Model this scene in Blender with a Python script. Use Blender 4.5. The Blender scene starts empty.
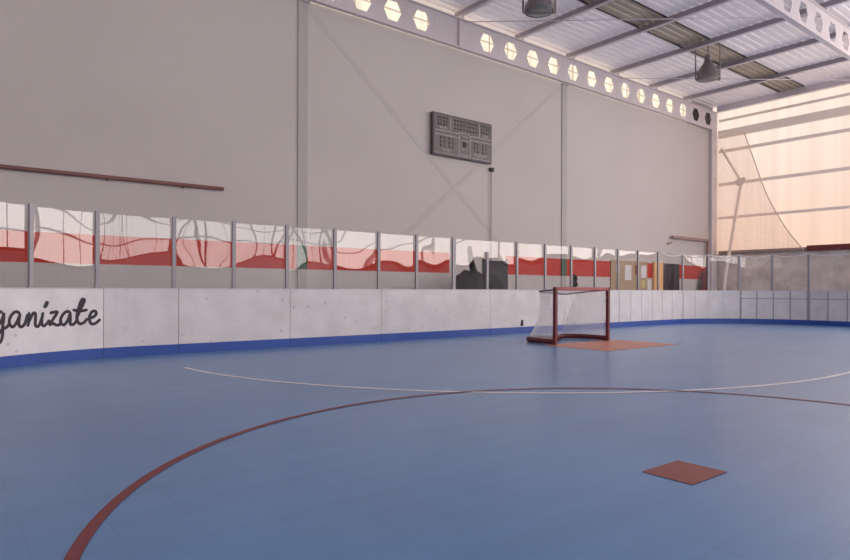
import bpy, bmesh, math, random
from mathutils import Vector, noise
random.seed(7)
SC = bpy.context.scene
COL = SC.collection
EYE = 1.02
FPX = 625.0
CU, SU = 0.6209, 0.7839          # camera forward in plan: +X runs along the back wall, +Y towards it

# ------------------------------------------------------------------ materials
def lin(c):
    out = []
    for v in c[:3]:
        v /= 255.0
        out.append(v / 12.92 if v <= 0.04045 else ((v + 0.055) / 1.055) ** 2.4)
    return (*out, 1.0)

def new_mat(name):
    m = bpy.data.materials.new(name)
    m.use_nodes = True
    nt = m.node_tree
    nt.nodes.clear()
    out = nt.nodes.new('ShaderNodeOutputMaterial')
    return m, nt, out

def N(nt, kind, **kw):
    n = nt.nodes.new(kind)
    for k, v in kw.items():
        if k in n.inputs:
            n.inputs[k].default_value = v
        else:
            setattr(n, k, v)
    return n

def basic(name, rgb, rough=0.6, metal=0.0, var=0.06, scale=3.0, bump=0.0, bscale=40.0, spec=0.5):
    """a painted / plain surface with a little procedural unevenness"""
    m, nt, out = new_mat(name)
    b = N(nt, 'ShaderNodeBsdfPrincipled', Roughness=rough, Metallic=metal)
    b.inputs['Specular IOR Level'].default_value = spec
    tc = N(nt, 'ShaderNodeTexCoord')
    nz = N(nt, 'ShaderNodeTexNoise', Scale=scale, Detail=4.0)
    nt.links.new(tc.outputs['Object'], nz.inputs['Vector'])
    mp = N(nt, 'ShaderNodeMapRange')
    mp.inputs['From Min'].default_value = 0.3
    mp.inputs['From Max'].default_value = 0.7
    mp.inputs['To Min'].default_value = 1.0 - var
    mp.inputs['To Max'].default_value = 1.0 + var
    nt.links.new(nz.outputs['Fac'], mp.inputs['Value'])
    c = N(nt, 'ShaderNodeVectorMath', operation='SCALE')
    c.inputs[0].default_value = lin(rgb)[:3]
    nt.links.new(mp.outputs['Result'], c.inputs['Scale'])
    nt.links.new(c.outputs['Vector'], b.inputs['Base Color'])
    if bump:
        n2 = N(nt, 'ShaderNodeTexNoise', Scale=bscale, Detail=3.0)
        nt.links.new(tc.outputs['Object'], n2.inputs['Vector'])
        bp = N(nt, 'ShaderNodeBump', Strength=bump, Distance=0.02)
        nt.links.new(n2.outputs['Fac'], bp.inputs['Height'])
        nt.links.new(bp.outputs['Normal'], b.inputs['Normal'])
    nt.links.new(b.outputs['BSDF'], out.inputs['Surface'])
    return m

def emit_panel(name, rgb, strength, low=None, axis='Y', period=0.5, z0=2.8, z1=8.0, stripe=0.05):
    """daylight coming through ribbed translucent sheeting"""
    m, nt, out = new_mat(name)
    tc = N(nt, 'ShaderNodeTexCoord')
    sp = N(nt, 'ShaderNodeSeparateXYZ')
    nt.links.new(tc.outputs['Object'], sp.inputs[0])
    mr = N(nt, 'ShaderNodeMapRange')
    mr.inputs['From Min'].default_value = 0.0
    mr.inputs['From Max'].default_value = z1 - z0
    nt.links.new(sp.outputs['Z'], mr.inputs['Value'])
    mx = N(nt, 'ShaderNodeMix', data_type='RGBA')
    mx.inputs['A'].default_value = lin(low or rgb)
    mx.inputs['B'].default_value = lin(rgb)
    nt.links.new(mr.outputs['Result'], mx.inputs['Factor'])
    w = N(nt, 'ShaderNodeTexNoise', Scale=1.0, Detail=2.0, noise_dimensions='1D')
    mul = N(nt, 'ShaderNodeMath', operation='MULTIPLY')
    mul.inputs[1].default_value = 1.0 / period
    nt.links.new(sp.outputs[axis], mul.inputs[0])
    nt.links.new(mul.outputs[0], w.inputs['W'])
    m2 = N(nt, 'ShaderNodeMapRange')
    m2.inputs['From Min'].default_value = 0.35
    m2.inputs['From Max'].default_value = 0.65
    m2.inputs['To Min'].default_value = strength * (1 - stripe)
    m2.inputs['To Max'].default_value = strength * (1 + stripe)
    nt.links.new(w.outputs['Fac'], m2.inputs['Value'])
    e = N(nt, 'ShaderNodeEmission')
    nt.links.new(mx.outputs['Result'], e.inputs['Color'])
    nt.links.new(m2.outputs['Result'], e.inputs['Strength'])
    nt.links.new(e.outputs[0], out.inputs['Surface'])
    return m

def mat_floor():
    m, nt, out = new_mat('blue sport tile')
    tc = N(nt, 'ShaderNodeTexCoord')
    b = N(nt, 'ShaderNodeBsdfPrincipled', Roughness=0.45)
    b.inputs['Specular IOR Level'].default_value = 0.6
    b.inputs['Coat Weight'].default_value = 0.55; b.inputs['Coat Roughness'].default_value = 0.27
    br = N(nt, 'ShaderNodeTexBrick', Scale=1.0, offset=0.0, squash=1.0)
    br.inputs['Mortar Size'].default_value = 0.006
    br.inputs['Mortar Smooth'].default_value = 0.4
    br.inputs['Brick Width'].default_value = 0.305
    br.inputs['Row Height'].default_value = 0.305
    br.inputs['Color1'].default_value = lin((80, 131, 182))
    br.inputs['Color2'].default_value = lin((82, 133, 184))
    br.inputs['Mortar'].default_value = lin((77, 127, 178))
    br.inputs['Bias'].default_value = 0.0
    nt.links.new(tc.outputs['Object'], br.inputs['Vector'])
    nz = N(nt, 'ShaderNodeTexNoise', Scale=0.7, Detail=6.0, Roughness=0.65)
    nt.links.new(tc.outputs['Object'], nz.inputs['Vector'])
    mp = N(nt, 'ShaderNodeMapRange')
    mp.inputs['From Min'].default_value = 0.3; mp.inputs['From Max'].default_value = 0.7
    mp.inputs['To Min'].default_value = 0.93; mp.inputs['To Max'].default_value = 1.07
    nt.links.new(nz.outputs['Fac'], mp.inputs['Value'])
    # streaks of wear running across the rink
    st = N(nt, 'ShaderNodeTexNoise', Scale=1.0, Detail=3.0)
    mpn = N(nt, 'ShaderNodeMapping'); mpn.inputs['Scale'].default_value = (0.5, 5.0, 1.0)
    mpn.inputs['Rotation'].default_value = (0, 0, 0.15)
    nt.links.new(tc.outputs['Object'], mpn.inputs['Vector']); nt.links.new(mpn.outputs[0], st.inputs['Vector'])
    mp2 = N(nt, 'ShaderNodeMapRange')
    mp2.inputs['From Min'].default_value = 0.35; mp2.inputs['From Max'].default_value = 0.7
    mp2.inputs['To Min'].default_value = 0.96; mp2.inputs['To Max'].default_value = 1.05
    nt.links.new(st.outputs['Fac'], mp2.inputs['Value'])
    mm = N(nt, 'ShaderNodeMath', operation='MULTIPLY')
    nt.links.new(mp.outputs[0], mm.inputs[0]); nt.links.new(mp2.outputs[0], mm.inputs[1])
    c = N(nt, 'ShaderNodeVectorMath', operation='SCALE')
    nt.links.new(br.outputs['Color'], c.inputs[0]); nt.links.new(mm.outputs[0], c.inputs['Scale'])
    nt.links.new(c.outputs[0], b.inputs['Base Color'])
    bp = N(nt, 'ShaderNodeBump', Strength=0.12, Distance=0.003)
    nt.links.new(br.outputs['Fac'], bp.inputs['Height']); bp.invert = True
    n3 = N(nt, 'ShaderNodeTexNoise', Scale=2.2, Detail=2.0)
    nt.links.new(tc.outputs['Object'], n3.inputs['Vector'])
    bp2 = N(nt, 'ShaderNodeBump', Strength=0.05, Distance=0.03)
    nt.links.new(n3.outputs['Fac'], bp2.inputs['Height'])
    nt.links.new(bp.outputs[0], bp2.inputs['Normal'])
    nt.links.new(bp2.outputs[0], b.inputs['Normal'])
    nt.links.new(b.outputs[0], out.inputs['Surface'])
    return m

def mat_board(name='scuffed white board', gain=1.0):
    """scuffed white board with little dark ball marks"""
    m, nt, out = new_mat(name)
    tc = N(nt, 'ShaderNodeTexCoord')
    b = N(nt, 'ShaderNodeBsdfPrincipled', Roughness=0.45)
    geo = N(nt, 'ShaderNodeNewGeometry')
    vo = N(nt, 'ShaderNodeTexVoronoi', Scale=5.0)
    nt.links.new(geo.outputs['Position'], vo.inputs['Vector'])
    r = N(nt, 'ShaderNodeValToRGB')
    r.color_ramp.elements[0].position = 0.05; r.color_ramp.elements[0].color = (0.45, 0.45, 0.47, 1)
    r.color_ramp.elements[1].position = 0.16; r.color_ramp.elements[1].color = (1, 1, 1, 1)
    nt.links.new(vo.outputs['Distance'], r.inputs[0])
    nz = N(nt, 'ShaderNodeTexNoise', Scale=2.5, Detail=5.0)
    nt.links.new(geo.outputs['Position'], nz.inputs['Vector'])
    r2 = N(nt, 'ShaderNodeValToRGB')
    r2.color_ramp.elements[0].position = 0.3; r2.color_ramp.elements[0].color = tuple(v*gain for v in lin((210, 204, 204))[:3]) + (1,)
    r2.color_ramp.elements[1].position = 0.65; r2.color_ramp.elements[1].color = tuple(v*gain for v in lin((224, 219, 219))[:3]) + (1,)
    nt.links.new(nz.outputs['Fac'], r2.inputs[0])
    mu = N(nt, 'ShaderNodeMix', data_type='RGBA', blend_type='MULTIPLY')
    mu.inputs['Factor'].default_value = 0.55
    nt.links.new(r2.outputs[0], mu.inputs['A']); nt.links.new(r.outputs[0], mu.inputs['B'])
    nt.links.new(mu.outputs['Result'], b.inputs['Base Color'])
    nt.links.new(b.outputs[0], out.inputs['Surface'])
    return m

def mat_glass():
    """clear plastic sheet: lets the wall behind show and mirrors the bright windows, bent by its waviness"""
    m, nt, out = new_mat('wavy clear plastic sheet')
    tc = N(nt, 'ShaderNodeTexCoord')
    oi = N(nt, 'ShaderNodeObjectInfo')
    ad = N(nt, 'ShaderNodeVectorMath', operation='ADD')
    sc = N(nt, 'ShaderNodeVectorMath', operation='SCALE')
    sc.inputs[0].default_value = (37.0, 51.0, 23.0)
    nt.links.new(oi.outputs['Random'], sc.inputs['Scale'])
    nt.links.new(tc.outputs['Object'], ad.inputs[0]); nt.links.new(sc.outputs[0], ad.inputs[1])
    nz = N(nt, 'ShaderNodeTexNoise', Scale=0.9, Detail=1.0, Roughness=0.35)
    nt.links.new(ad.outputs[0], nz.inputs['Vector'])
    bp = N(nt, 'ShaderNodeBump', Strength=1.0, Distance=0.018)
    nt.links.new(nz.outputs['Fac'], bp.inputs['Height'])
    g = N(nt, 'ShaderNodeBsdfGlossy', Roughness=0.015)
    g.inputs['Color'].default_value = (0.98, 0.98, 1.0, 1)
    nt.links.new(bp.outputs[0], g.inputs['Normal'])
    t = N(nt, 'ShaderNodeBsdfTransparent')
    t.inputs['Color'].default_value = (0.93, 0.93, 0.93, 1)
    geo = N(nt, 'ShaderNodeNewGeometry')
    dt = N(nt, 'ShaderNodeVectorMath', operation='DOT_PRODUCT')
    nt.links.new(geo.outputs['Normal'], dt.inputs[0]); nt.links.new(geo.outputs['Incoming'], dt.inputs[1])
    ab = N(nt, 'ShaderNodeMath', operation='ABSOLUTE'); nt.links.new(dt.outputs['Value'], ab.inputs[0])
    om = N(nt, 'ShaderNodeMath', operation='SUBTRACT'); om.inputs[0].default_value = 1.0; nt.links.new(ab.outputs[0], om.inputs[1])
    pw = N(nt, 'ShaderNodeMath', operation='POWER'); pw.inputs[1].default_value = 5.0; nt.links.new(om.outputs[0], pw.inputs[0])
    mf = N(nt, 'ShaderNodeMath', operation='MULTIPLY_ADD', use_clamp=True)
    mf.inputs[1].default_value = 0.9
    mf.inputs[2].default_value = 0.075
    nt.links.new(pw.outputs[0], mf.inputs[0])
    mx = N(nt, 'ShaderNodeMixShader')
    nt.links.new(mf.outputs[0], mx.inputs[0])
    nt.links.new(t.outputs[0], mx.inputs[1]); nt.links.new(g.outputs[0], mx.inputs[2])
    nt.links.new(mx.outputs[0], out.inputs['Surface'])
    return m

def mat_net(name, rgb, line=0.9, gap=0.15, cell=0.05, width=0.25, translucent=0.0):
    m, nt, out = new_mat(name)
    uv = N(nt, 'ShaderNodeUVMap')
    sp = N(nt, 'ShaderNodeSeparateXYZ')
    nt.links.new(uv.outputs[0], sp.inputs[0])
    res = []
    for ax in ('X', 'Y'):
        d = N(nt, 'ShaderNodeMath', operation='DIVIDE'); d.inputs[1].default_value = cell
        nt.links.new(sp.outputs[ax], d.inputs[0])
        f = N(nt, 'ShaderNodeMath', operation='FRACT'); nt.links.new(d.outputs[0], f.inputs[0])
        l = N(nt, 'ShaderNodeMath', operation='LESS_THAN'); l.inputs[1].default_value = width
        nt.links.new(f.outputs[0], l.inputs[0]); res.append(l)
    mxm = N(nt, 'ShaderNodeMath', operation='MAXIMUM')
    nt.links.new(res[0].outputs[0], mxm.inputs[0]); nt.links.new(res[1].outputs[0], mxm.inputs[1])
    mr = N(nt, 'ShaderNodeMapRange')
    mr.inputs['To Min'].default_value = gap; mr.inputs['To Max'].default_value = line
    nt.links.new(mxm.outputs[0], mr.inputs['Value'])
    t = N(nt, 'ShaderNodeBsdfTransparent')
    d = N(nt, 'ShaderNodeBsdfDiffuse'); d.inputs['Color'].default_value = lin(rgb)
    sh = d
    if translucent:
        tl = N(nt, 'ShaderNodeBsdfTranslucent'); tl.inputs['Color'].default_value = lin(rgb)
        ms = N(nt, 'ShaderNodeMixShader'); ms.inputs[0].default_value = translucent
        nt.links.new(d.outputs[0], ms.inputs[1]); nt.links.new(tl.outputs[0], ms.inputs[2]); sh = ms
    mx = N(nt, 'ShaderNodeMixShader')
    nt.links.new(mr.outputs[0], mx.inputs[0]); nt.links.new(t.outputs[0], mx.inputs[1]); nt.links.new(sh.outputs[0], mx.inputs[2])
    nt.links.new(mx.outputs[0], out.inputs['Surface'])
    return m

def mat_wall_back():
    """grey painted concrete with a red stripe at head height and a lighter foot"""
    m, nt, out = new_mat('painted hall wall')
    b = N(nt, 'ShaderNodeBsdfPrincipled', Roughness=0.75)
    b.inputs['Specular IOR Level'].default_value = 0.25
    geo = N(nt, 'ShaderNodeNewGeometry')
    sp = N(nt, 'ShaderNodeSeparateXYZ'); nt.links.new(geo.outputs['Position'], sp.inputs[0])
    nz = N(nt, 'ShaderNodeTexNoise', Scale=0.35, Detail=5.0)
    nt.links.new(geo.outputs['Position'], nz.inputs['Vector'])
    r = N(nt, 'ShaderNodeValToRGB')
    r.color_ramp.elements[0].position = 0.3; r.color_ramp.elements[0].color = lin((202, 193, 188))
    r.color_ramp.elements[1].position = 0.7; r.color_ramp.elements[1].color = lin((208, 199, 194))
    nt.links.new(nz.outputs['Fac'], r.inputs[0])
    def band(lo, hi, axis):
        a = N(nt, 'ShaderNodeMath', operation='GREATER_THAN'); a.inputs[1].default_value = lo
        c = N(nt, 'ShaderNodeMath', operation='LESS_THAN'); c.inputs[1].default_value = hi
        nt.links.new(sp.outputs[axis], a.inputs[0]); nt.links.new(sp.outputs[axis], c.inputs[0])
        d = N(nt, 'ShaderNodeMath', operation='MULTIPLY')
        nt.links.new(a.outputs[0], d.inputs[0]); nt.links.new(c.outputs[0], d.inputs[1])
        return d
    zb = band(1.50, 2.09, 'Z')
    ub = band(12.0, 14.35, 'X')
    inv = N(nt, 'ShaderNodeMath', operation='SUBTRACT'); inv.inputs[0].default_value = 1.0
    nt.links.new(ub.outputs[0], inv.inputs[1])
    red = N(nt, 'ShaderNodeMath', operation='MULTIPLY')
    nt.links.new(zb.outputs[0], red.inputs[0]); nt.links.new(inv.outputs[0], red.inputs[1])
    mx = N(nt, 'ShaderNodeMix', data_type='RGBA')
    nt.links.new(red.outputs[0], mx.inputs['Factor'])
    nt.links.new(r.outputs[0], mx.inputs['A']); mx.inputs['B'].default_value = lin((200, 62, 48))
    nt.links.new(mx.outputs['Result'], b.inputs['Base Color'])
    nt.links.new(b.outputs[0], out.inputs['Surface'])
    return m

def mat_concrete():
    m, nt, out = new_mat('stained concrete')
    b = N(nt, 'ShaderNodeBsdfPrincipled', Roughness=0.85)
    geo = N(nt, 'ShaderNodeNewGeometry')
    nz = N(nt, 'ShaderNodeTexNoise', Scale=1.1, Detail=7.0, Roughness=0.7)
    nt.links.new(geo.outputs['Position'], nz.inputs['Vector'])
    r = N(nt, 'ShaderNodeValToRGB')
    r.color_ramp.elements[0].position = 0.33; r.color_ramp.elements[0].color = lin((204, 182, 168))
    r.color_ramp.elements[1].position = 0.6; r.color_ramp.elements[1].color = lin((240, 226, 215))
    nt.links.new(nz.outputs['Fac'], r.inputs[0])
    nt.links.new(r.outputs[0], b.inputs['Base Color'])
    nt.links.new(b.outputs[0], out.inputs['Surface'])
    return m

M = {}
M['floor'] = mat_floor()
M['board'] = mat_board()
M['board_clean'] = mat_board('newer white board', 1.16)
M['glass'] = mat_glass()
M['wall'] = mat_wall_back()
M['plain_wall'] = basic('grey painted wall', (226, 218, 214), 0.8, var=0.03, scale=0.5)
M['concrete'] = mat_concrete()
M['roof'] = basic('pale roof sheet with added glow', (228, 220, 222), 0.5, var=0.05, scale=0.6, spec=0.4)
_b = [n for n in M['roof'].node_tree.nodes if n.type == 'BSDF_PRINCIPLED'][0]      # emission added to brighten the metal roof sheets
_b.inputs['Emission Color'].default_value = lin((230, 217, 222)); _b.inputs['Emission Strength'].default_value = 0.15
M['roof_strip'] = basic('dull translucent roof sheet', (150, 138, 124), 0.35, var=0.12, scale=1.2)
M['white_steel'] = basic('white painted steel', (217, 206, 207), 0.5, var=0.03, scale=1.0)
M['wall_steel'] = basic('grey painted steel', (198, 188, 184), 0.7, var=0.03, scale=1.0)
_b = [n for n in M['roof_strip'].node_tree.nodes if n.type == 'BSDF_PRINCIPLED'][0]
_b.inputs['Emission Color'].default_value = lin((160, 140, 124)); _b.inputs['Emission Strength'].default_value = 0.11
M['purlin'] = basic('grey lilac painted steel', (226, 215, 218), 0.5, var=0.04, scale=1.0)
M['column'] = basic('column grey paint', (186, 178, 175), 0.7, var=0.03, scale=1.0)  # darker tone puts the column's soft side shade into the colour
M['purlin_web'] = basic('shaded purlin steel', (164, 155, 163), 0.6, var=0.05)  # shade on the web is put into this darker colour
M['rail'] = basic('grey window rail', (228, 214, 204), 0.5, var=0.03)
_b = [n for n in M['rail'].node_tree.nodes if n.type == 'BSDF_PRINCIPLED'][0]     # glow added to painted steel, imitates bloom of the bright panels
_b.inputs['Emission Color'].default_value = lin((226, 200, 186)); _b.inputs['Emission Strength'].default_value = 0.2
M['mullion'] = basic('dark mullion steel', (70, 66, 68), 0.5, var=0.05)
M['kick'] = basic('blue kick strip plastic', (33, 74, 158), 0.4, var=0.06, scale=2.0)
M['cap'] = basic('pale grey board cap', (206, 202, 206), 0.5, var=0.03)
M['frame'] = basic('grey framing shadow', (160, 158, 168), 0.5, var=0.05)  # colour of the framing shadows laid on the boards, not a real frame
M['seam'] = basic('pale framing shadow', (204, 199, 201), 0.5, var=0.04)
M['post'] = basic('dull aluminium post', (150, 146, 150), 0.45, metal=0.3, var=0.05)
M['dark_gap'] = basic('dark joint', (70, 66, 70), 0.8, var=0.05)
M['line_red'] = basic('brick red floor paint', (124, 52, 54), 0.5, var=0.10, scale=6.0)
M['spot_red'] = basic('rust red floor paint', (140, 72, 66), 0.45, var=0.08, scale=6.0)
M['crease'] = basic('orange floor paint', (206, 136, 114), 0.45, var=0.08, scale=4.0)
M['line_white'] = basic('worn white floor paint', (236, 234, 238), 0.5, var=0.12, scale=6.0)
M['goal_red'] = basic('dark red goal paint', (104, 28, 34), 0.45, var=0.08, scale=8.0)
M['goal_bar'] = basic('top lit red goal paint', (158, 62, 64), 0.45, var=0.08, scale=8.0)  # lighter red puts the light on the bar's top into the colour
M['goal_foot'] = basic('dark maroon goal foot', (92, 28, 34), 0.5, var=0.1, scale=8.0)
M['wire'] = basic('dark wire', (62, 62, 68), 0.5, var=0.05)
M['net'] = mat_net('white goal net', (236, 230, 230), 0.50, 0.40, 0.03, 0.3, 0.4)
M['net_back'] = mat_net('thin goal net', (236, 230, 230), 0.16, 0.09, 0.03, 0.25, 0.4)
M['safety_net'] = mat_net('peach safety net', (232, 208, 194), 0.40, 0.18, 0.05, 0.3, 0.5)
M['rope'] = basic('pale rope', (238, 214, 202), 0.8, var=0.05)
M['lettering'] = basic('black lettering', (50, 45, 52), 0.6, var=0.1, scale=9.0)
M['scoreboard'] = basic('dark grey scoreboard face', (112, 102, 102), 0.5, var=0.05, scale=2.0)
M['score_frame'] = basic('darker scoreboard frame', (86, 78, 82), 0.5, var=0.05)
M['score_mark'] = basic('pale scoreboard print', (184, 174, 176), 0.6, var=0.05)
M['score_digit'] = basic('unlit digit window', (106, 97, 97), 0.4, var=0.1, scale=20)
M['pipe'] = basic('rusty brown pipe', (128, 86, 82), 0.6, var=0.12, scale=2.0)
M['arm'] = basic('dusty brown steel', (166, 134, 128), 0.6, var=0.1, scale=2.0)
M['conduit'] = basic('grey conduit', (182, 172, 172), 0.6, var=0.05)
M['dark'] = basic('near black plastic', (14, 13, 14), 0.7, var=0.15, scale=5.0)
M['doorway'] = basic('dark doorway', (40, 35, 35), 0.7, var=0.08)
M['lamp'] = basic('weathered lamp metal', (132, 124, 124), 0.4, metal=0.2, var=0.1, scale=6)
M['lamp_glass'] = basic('dusty lamp lens', (140, 138, 132), 0.25, var=0.1, scale=6)
M['tan'] = basic('tan pinboard', (182, 154, 124), 0.8, var=0.06, scale=6)
M['paper'] = basic('white paper', (226, 220, 218), 0.8, var=0.03)
M['poster'] = basic('dark red poster', (150, 70, 64), 0.8, var=0.2, scale=12)
M['yellow_paper'] = basic('yellowish paper', (206, 188, 104), 0.8, var=0.1)
M['door_wood'] = basic('pale orange wood', (246, 190, 128), 0.6, var=0.05)
M['green'] = basic('green paint', (52, 86, 62), 0.6, var=0.08)
M['red_cloth'] = basic('dark red cloth', (104, 26, 36), 0.8, var=0.2, scale=8)
M['beam_red'] = basic('dark red steel', (120, 52, 48), 0.5, var=0.08)
M['ledge'] = basic('grey ledge', (150, 134, 128), 0.7, var=0.08)
M['sun_right'] = emit_panel('peach daylight sheeting', (255, 232, 217), 1.05, low=(247, 209, 187), axis='Y', period=0.55)
M['sun_right_near'] = emit_panel('bright daylight sheeting', (255, 246, 238), 6.3, low=(255, 240, 230), axis='Y', period=0.55)
M['sun_end'] = emit_panel('bright end sheeting', (255, 248, 242), 4.5, low=(255, 246, 240), axis='X', period=0.7)
M['fill_left'] = emit_panel('added left fill sheeting', (255, 246, 240), 1.5, low=(255, 240, 232), axis='Y', period=0.6)
M['glow'] = emit_panel('warm clerestory sheeting', (255, 244, 222), 1.12, low=(255, 238, 206), axis='X', period=0.3, z0=0, z1=1.3, stripe=0.15)

# ------------------------------------------------------------------ mesh helpers (world coordinates)
class MB:
    def __init__(s):
        s.bm = bmesh.new()
        s.uv = None
    def face(s, pts, uvs=None):
        vs = [s.bm.verts.new(p) for p in pts]
        f = s.bm.faces.new(vs)
        if uvs:
            if s.uv is None: s.uv = s.bm.loops.layers.uv.new('UVMap')
            for l, c in zip(f.loops, uvs): l[s.uv].uv = c
        return f
    def box(s, a, b, bevel=0.0):
        x0, x1 = sorted((a[0], b[0])); y0, y1 = sorted((a[1], b[1])); z0, z1 = sorted((a[2], b[2]))
        t = bmesh.new()
        v = [t.verts.new(p) for p in ((x0,y0,z0),(x1,y0,z0),(x1,y1,z0),(x0,y1,z0),(x0,y0,z1),(x1,y0,z1),(x1,y1,z1),(x0,y1,z1))]
        for q in ((3,2,1,0),(4,5,6,7),(0,1,5,4),(1,2,6,5),(2,3,7,6),(3,0,4,7)): t.faces.new([v[i] for i in q])
        if bevel: bmesh.ops.bevel(t, geom=t.edges[:], offset=bevel, segments=2, affect='EDGES', profile=0.5)
        s.merge(t); return s
    def merge(s, t):
        mp = {}
        for v in t.verts: mp[v] = s.bm.verts.new(v.co)
        for f in t.faces:
            try: s.bm.faces.new([mp[v] for v in f.verts])
            except ValueError: pass
        t.free()
    def bar(s, p, q, w, h, up=(0, 0, 1)):
        """rectangular bar from p to q, w wide, h tall"""
        p, q = Vector(p), Vector(q); d = (q - p).normalized(); up = Vector(up)
        if abs(d.dot(up)) > 0.99: up = Vector((0, 1, 0))
        sd = d.cross(up).normalized(); u2 = sd.cross(d).normalized()
        ring = [(-w/2, -h/2), (w/2, -h/2), (w/2, h/2), (-w/2, h/2)]
        A = [s.bm.verts.new(p + sd*a + u2*b) for a, b in ring]; B = [s.bm.verts.new(q + sd*a + u2*b) for a, b in ring]
        for i in range(4): s.bm.faces.new((A[i], A[(i+1)%4], B[(i+1)%4], B[i]))
        s.bm.faces.new(A[::-1]); s.bm.faces.new(B); return s
    def tube(s, pts, r, n=10, cap=True):
        pts = [Vector(p) for p in pts]; rings = []
        prev = None
        for i, p in enumerate(pts):
            d = (pts[min(i+1, len(pts)-1)] - pts[max(i-1, 0)]).normalized()
            if prev is None:
                up = Vector((0, 0, 1)) if abs(d.z) < 0.9 else Vector((1, 0, 0))
                a = d.cross(up).normalized()
            else:
                a = (prev - d*prev.dot(d)).normalized()
            prev = a; b = d.cross(a)
            rr = r[i] if isinstance(r, (list, tuple)) else r
            rings.append([s.bm.verts.new(p + a*math.cos(2*math.pi*k/n)*rr + b*math.sin(2*math.pi*k/n)*rr) for k in range(n)])
        for A, B in zip(rings, rings[1:]):
            for k in range(n): s.bm.faces.new((A[k], A[(k+1)%n], B[(k+1)%n], B[k])).smooth = True
        if cap:
            s.bm.faces.new(rings[0][::-1]); s.bm.faces.new(rings[-1])
        return s
    def lathe(s, c, prof, n=28):
        rings = []
        for r, z in prof:
            rings.append([s.bm.verts.new((c[0]+r*math.cos(2*math.pi*k/n), c[1]+r*math.sin(2*math.pi*k/n), c[2]+z)) for k in range(n)])
        for A, B in zip(rings, rings[1:]):
            for k in range(n): s.bm.faces.new((A[k], A[(k+1)%n], B[(k+1)%n], B[k])).smooth = True
        return s

def build(name, mb, mat, parent=None, origin=None, solid=0.0):
    """links ONE mesh object; mb holds world coordinates"""
    bm = mb.bm
    bmesh.ops.remove_doubles(bm, verts=bm.verts[:], dist=1e-6)
    bmesh.ops.recalc_face_normals(bm, faces=bm.faces[:])
    if parent is not None:
        base = Vector((0, 0, 0)); o_ = parent
        while o_ is not None: base += o_.location; o_ = o_.parent
        off = base if origin is None else Vector(origin)
    else:
        base = Vector((0, 0, 0)); off = Vector(origin) if origin else Vector((0, 0, 0))
    bmesh.ops.translate(bm, verts=bm.verts[:], vec=-off)
    me = bpy.data.meshes.new(name); bm.to_mesh(me); bm.free()
    me.materials.append(mat)
    o = bpy.data.objects.new(name, me); COL.objects.link(o)
    o.location = off - base if parent is not None else off
    if parent is not None: o.parent = parent
    if solid:
        md = o.modifiers.new('thickness', 'SOLIDIFY'); md.thickness = solid; md.offset = 0
    return o

def tag(o, label=None, cat=None, group=None, kind=None):
    if label: o['label'] = label
    if cat: o['category'] = cat
    if group: o['group'] = group
    if kind: o['kind'] = kind
    return o

def thing(name, label, cat, loc, group=None):
    o = bpy.data.objects.new(name, None); COL.objects.link(o)
    o.location = loc; o.empty_display_size = 0.2
    return tag(o, label, cat, group)

def struct(name, mb, mat, origin=None, parent=None, solid=0.0):
    o = build(name, mb, mat, parent, origin, solid)
    if parent is None: o['kind'] = 'structure'
    return o

ORD = ['zeroth', 'first', 'second', 'third', 'fourth', 'fifth', 'sixth', 'seventh', 'eighth', 'ninth', 'tenth', 'eleventh', 'twelfth',
       'thirteenth', 'fourteenth', 'fifteenth', 'sixteenth', 'seventeenth', 'eighteenth', 'nineteenth', 'twentieth']

# ------------------------------------------------------------------ the hall
X0, X1 = -4.0, 27.8          # left and right walls
Y0, Y1 = -28.0, 14.0          # far end behind the camera, back wall
ZR = 9.32                     # underside of the roof sheets
struct('floor', MB().box((X0, Y0, -0.1), (X1, Y1 + 0.2, 0)), M['floor'])
struct('wall_back', MB().box((X0, Y1, 0), (X1, Y1 + 0.2, 8.16)), M['wall'])
struct('wall_left', MB().box((X0 - 0.2, Y0, 0), (X0, Y1 + 0.2, 9.5)), M['plain_wall'])
struct('wall_right', MB().box((X1, Y0, 0), (X1 + 0.25, Y1 + 0.2, 2.66)), M['concrete'])
w = MB().box((X0, Y0 - 0.2, 0), (X1, Y0, 3.0)).box((X0, Y0 - 0.2, 9.0), (X1, Y0, 9.5))
struct('wall_front', w, M['plain_wall'])

# corrugated roof: ribs run along the back wall; a dull translucent strip runs along the middle of the bay
def roof(name, ya, yb, mat, dz=0.0):
    mb = MB(); p = 0.26
    n = max(1, round((yb - ya) / p)); p = (yb - ya) / n
    prof = []
    for i in range(n):
        y = ya + i*p
        prof += [(y, 0), (y + .58*p, 0), (y + .68*p, .042), (y + .90*p, .042)]
    prof.append((yb, 0))
    for (a, za), (b, zb) in zip(prof, prof[1:]):
        mb.face([(X0, a, ZR + dz + za), (X1 + 0.2, a, ZR + dz + za), (X1 + 0.2, b, ZR + dz + zb), (X0, b, ZR + dz + zb)])
    return struct(name, mb, mat)
roof('ceiling', Y0, 10.35, M['roof'])
roof('ceiling_back', 11.30, Y1 + 0.9, M['roof'])
roof('window_1', 10.35, 11.30, M['roof_strip'])
mb = MB()
for y in (10.35, 11.30): mb.bar((X0, y, ZR - 0.012), (X1, y, ZR - 0.012), 0.06, 0.024)
struct('trim_1', mb, M['mullion'])

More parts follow.
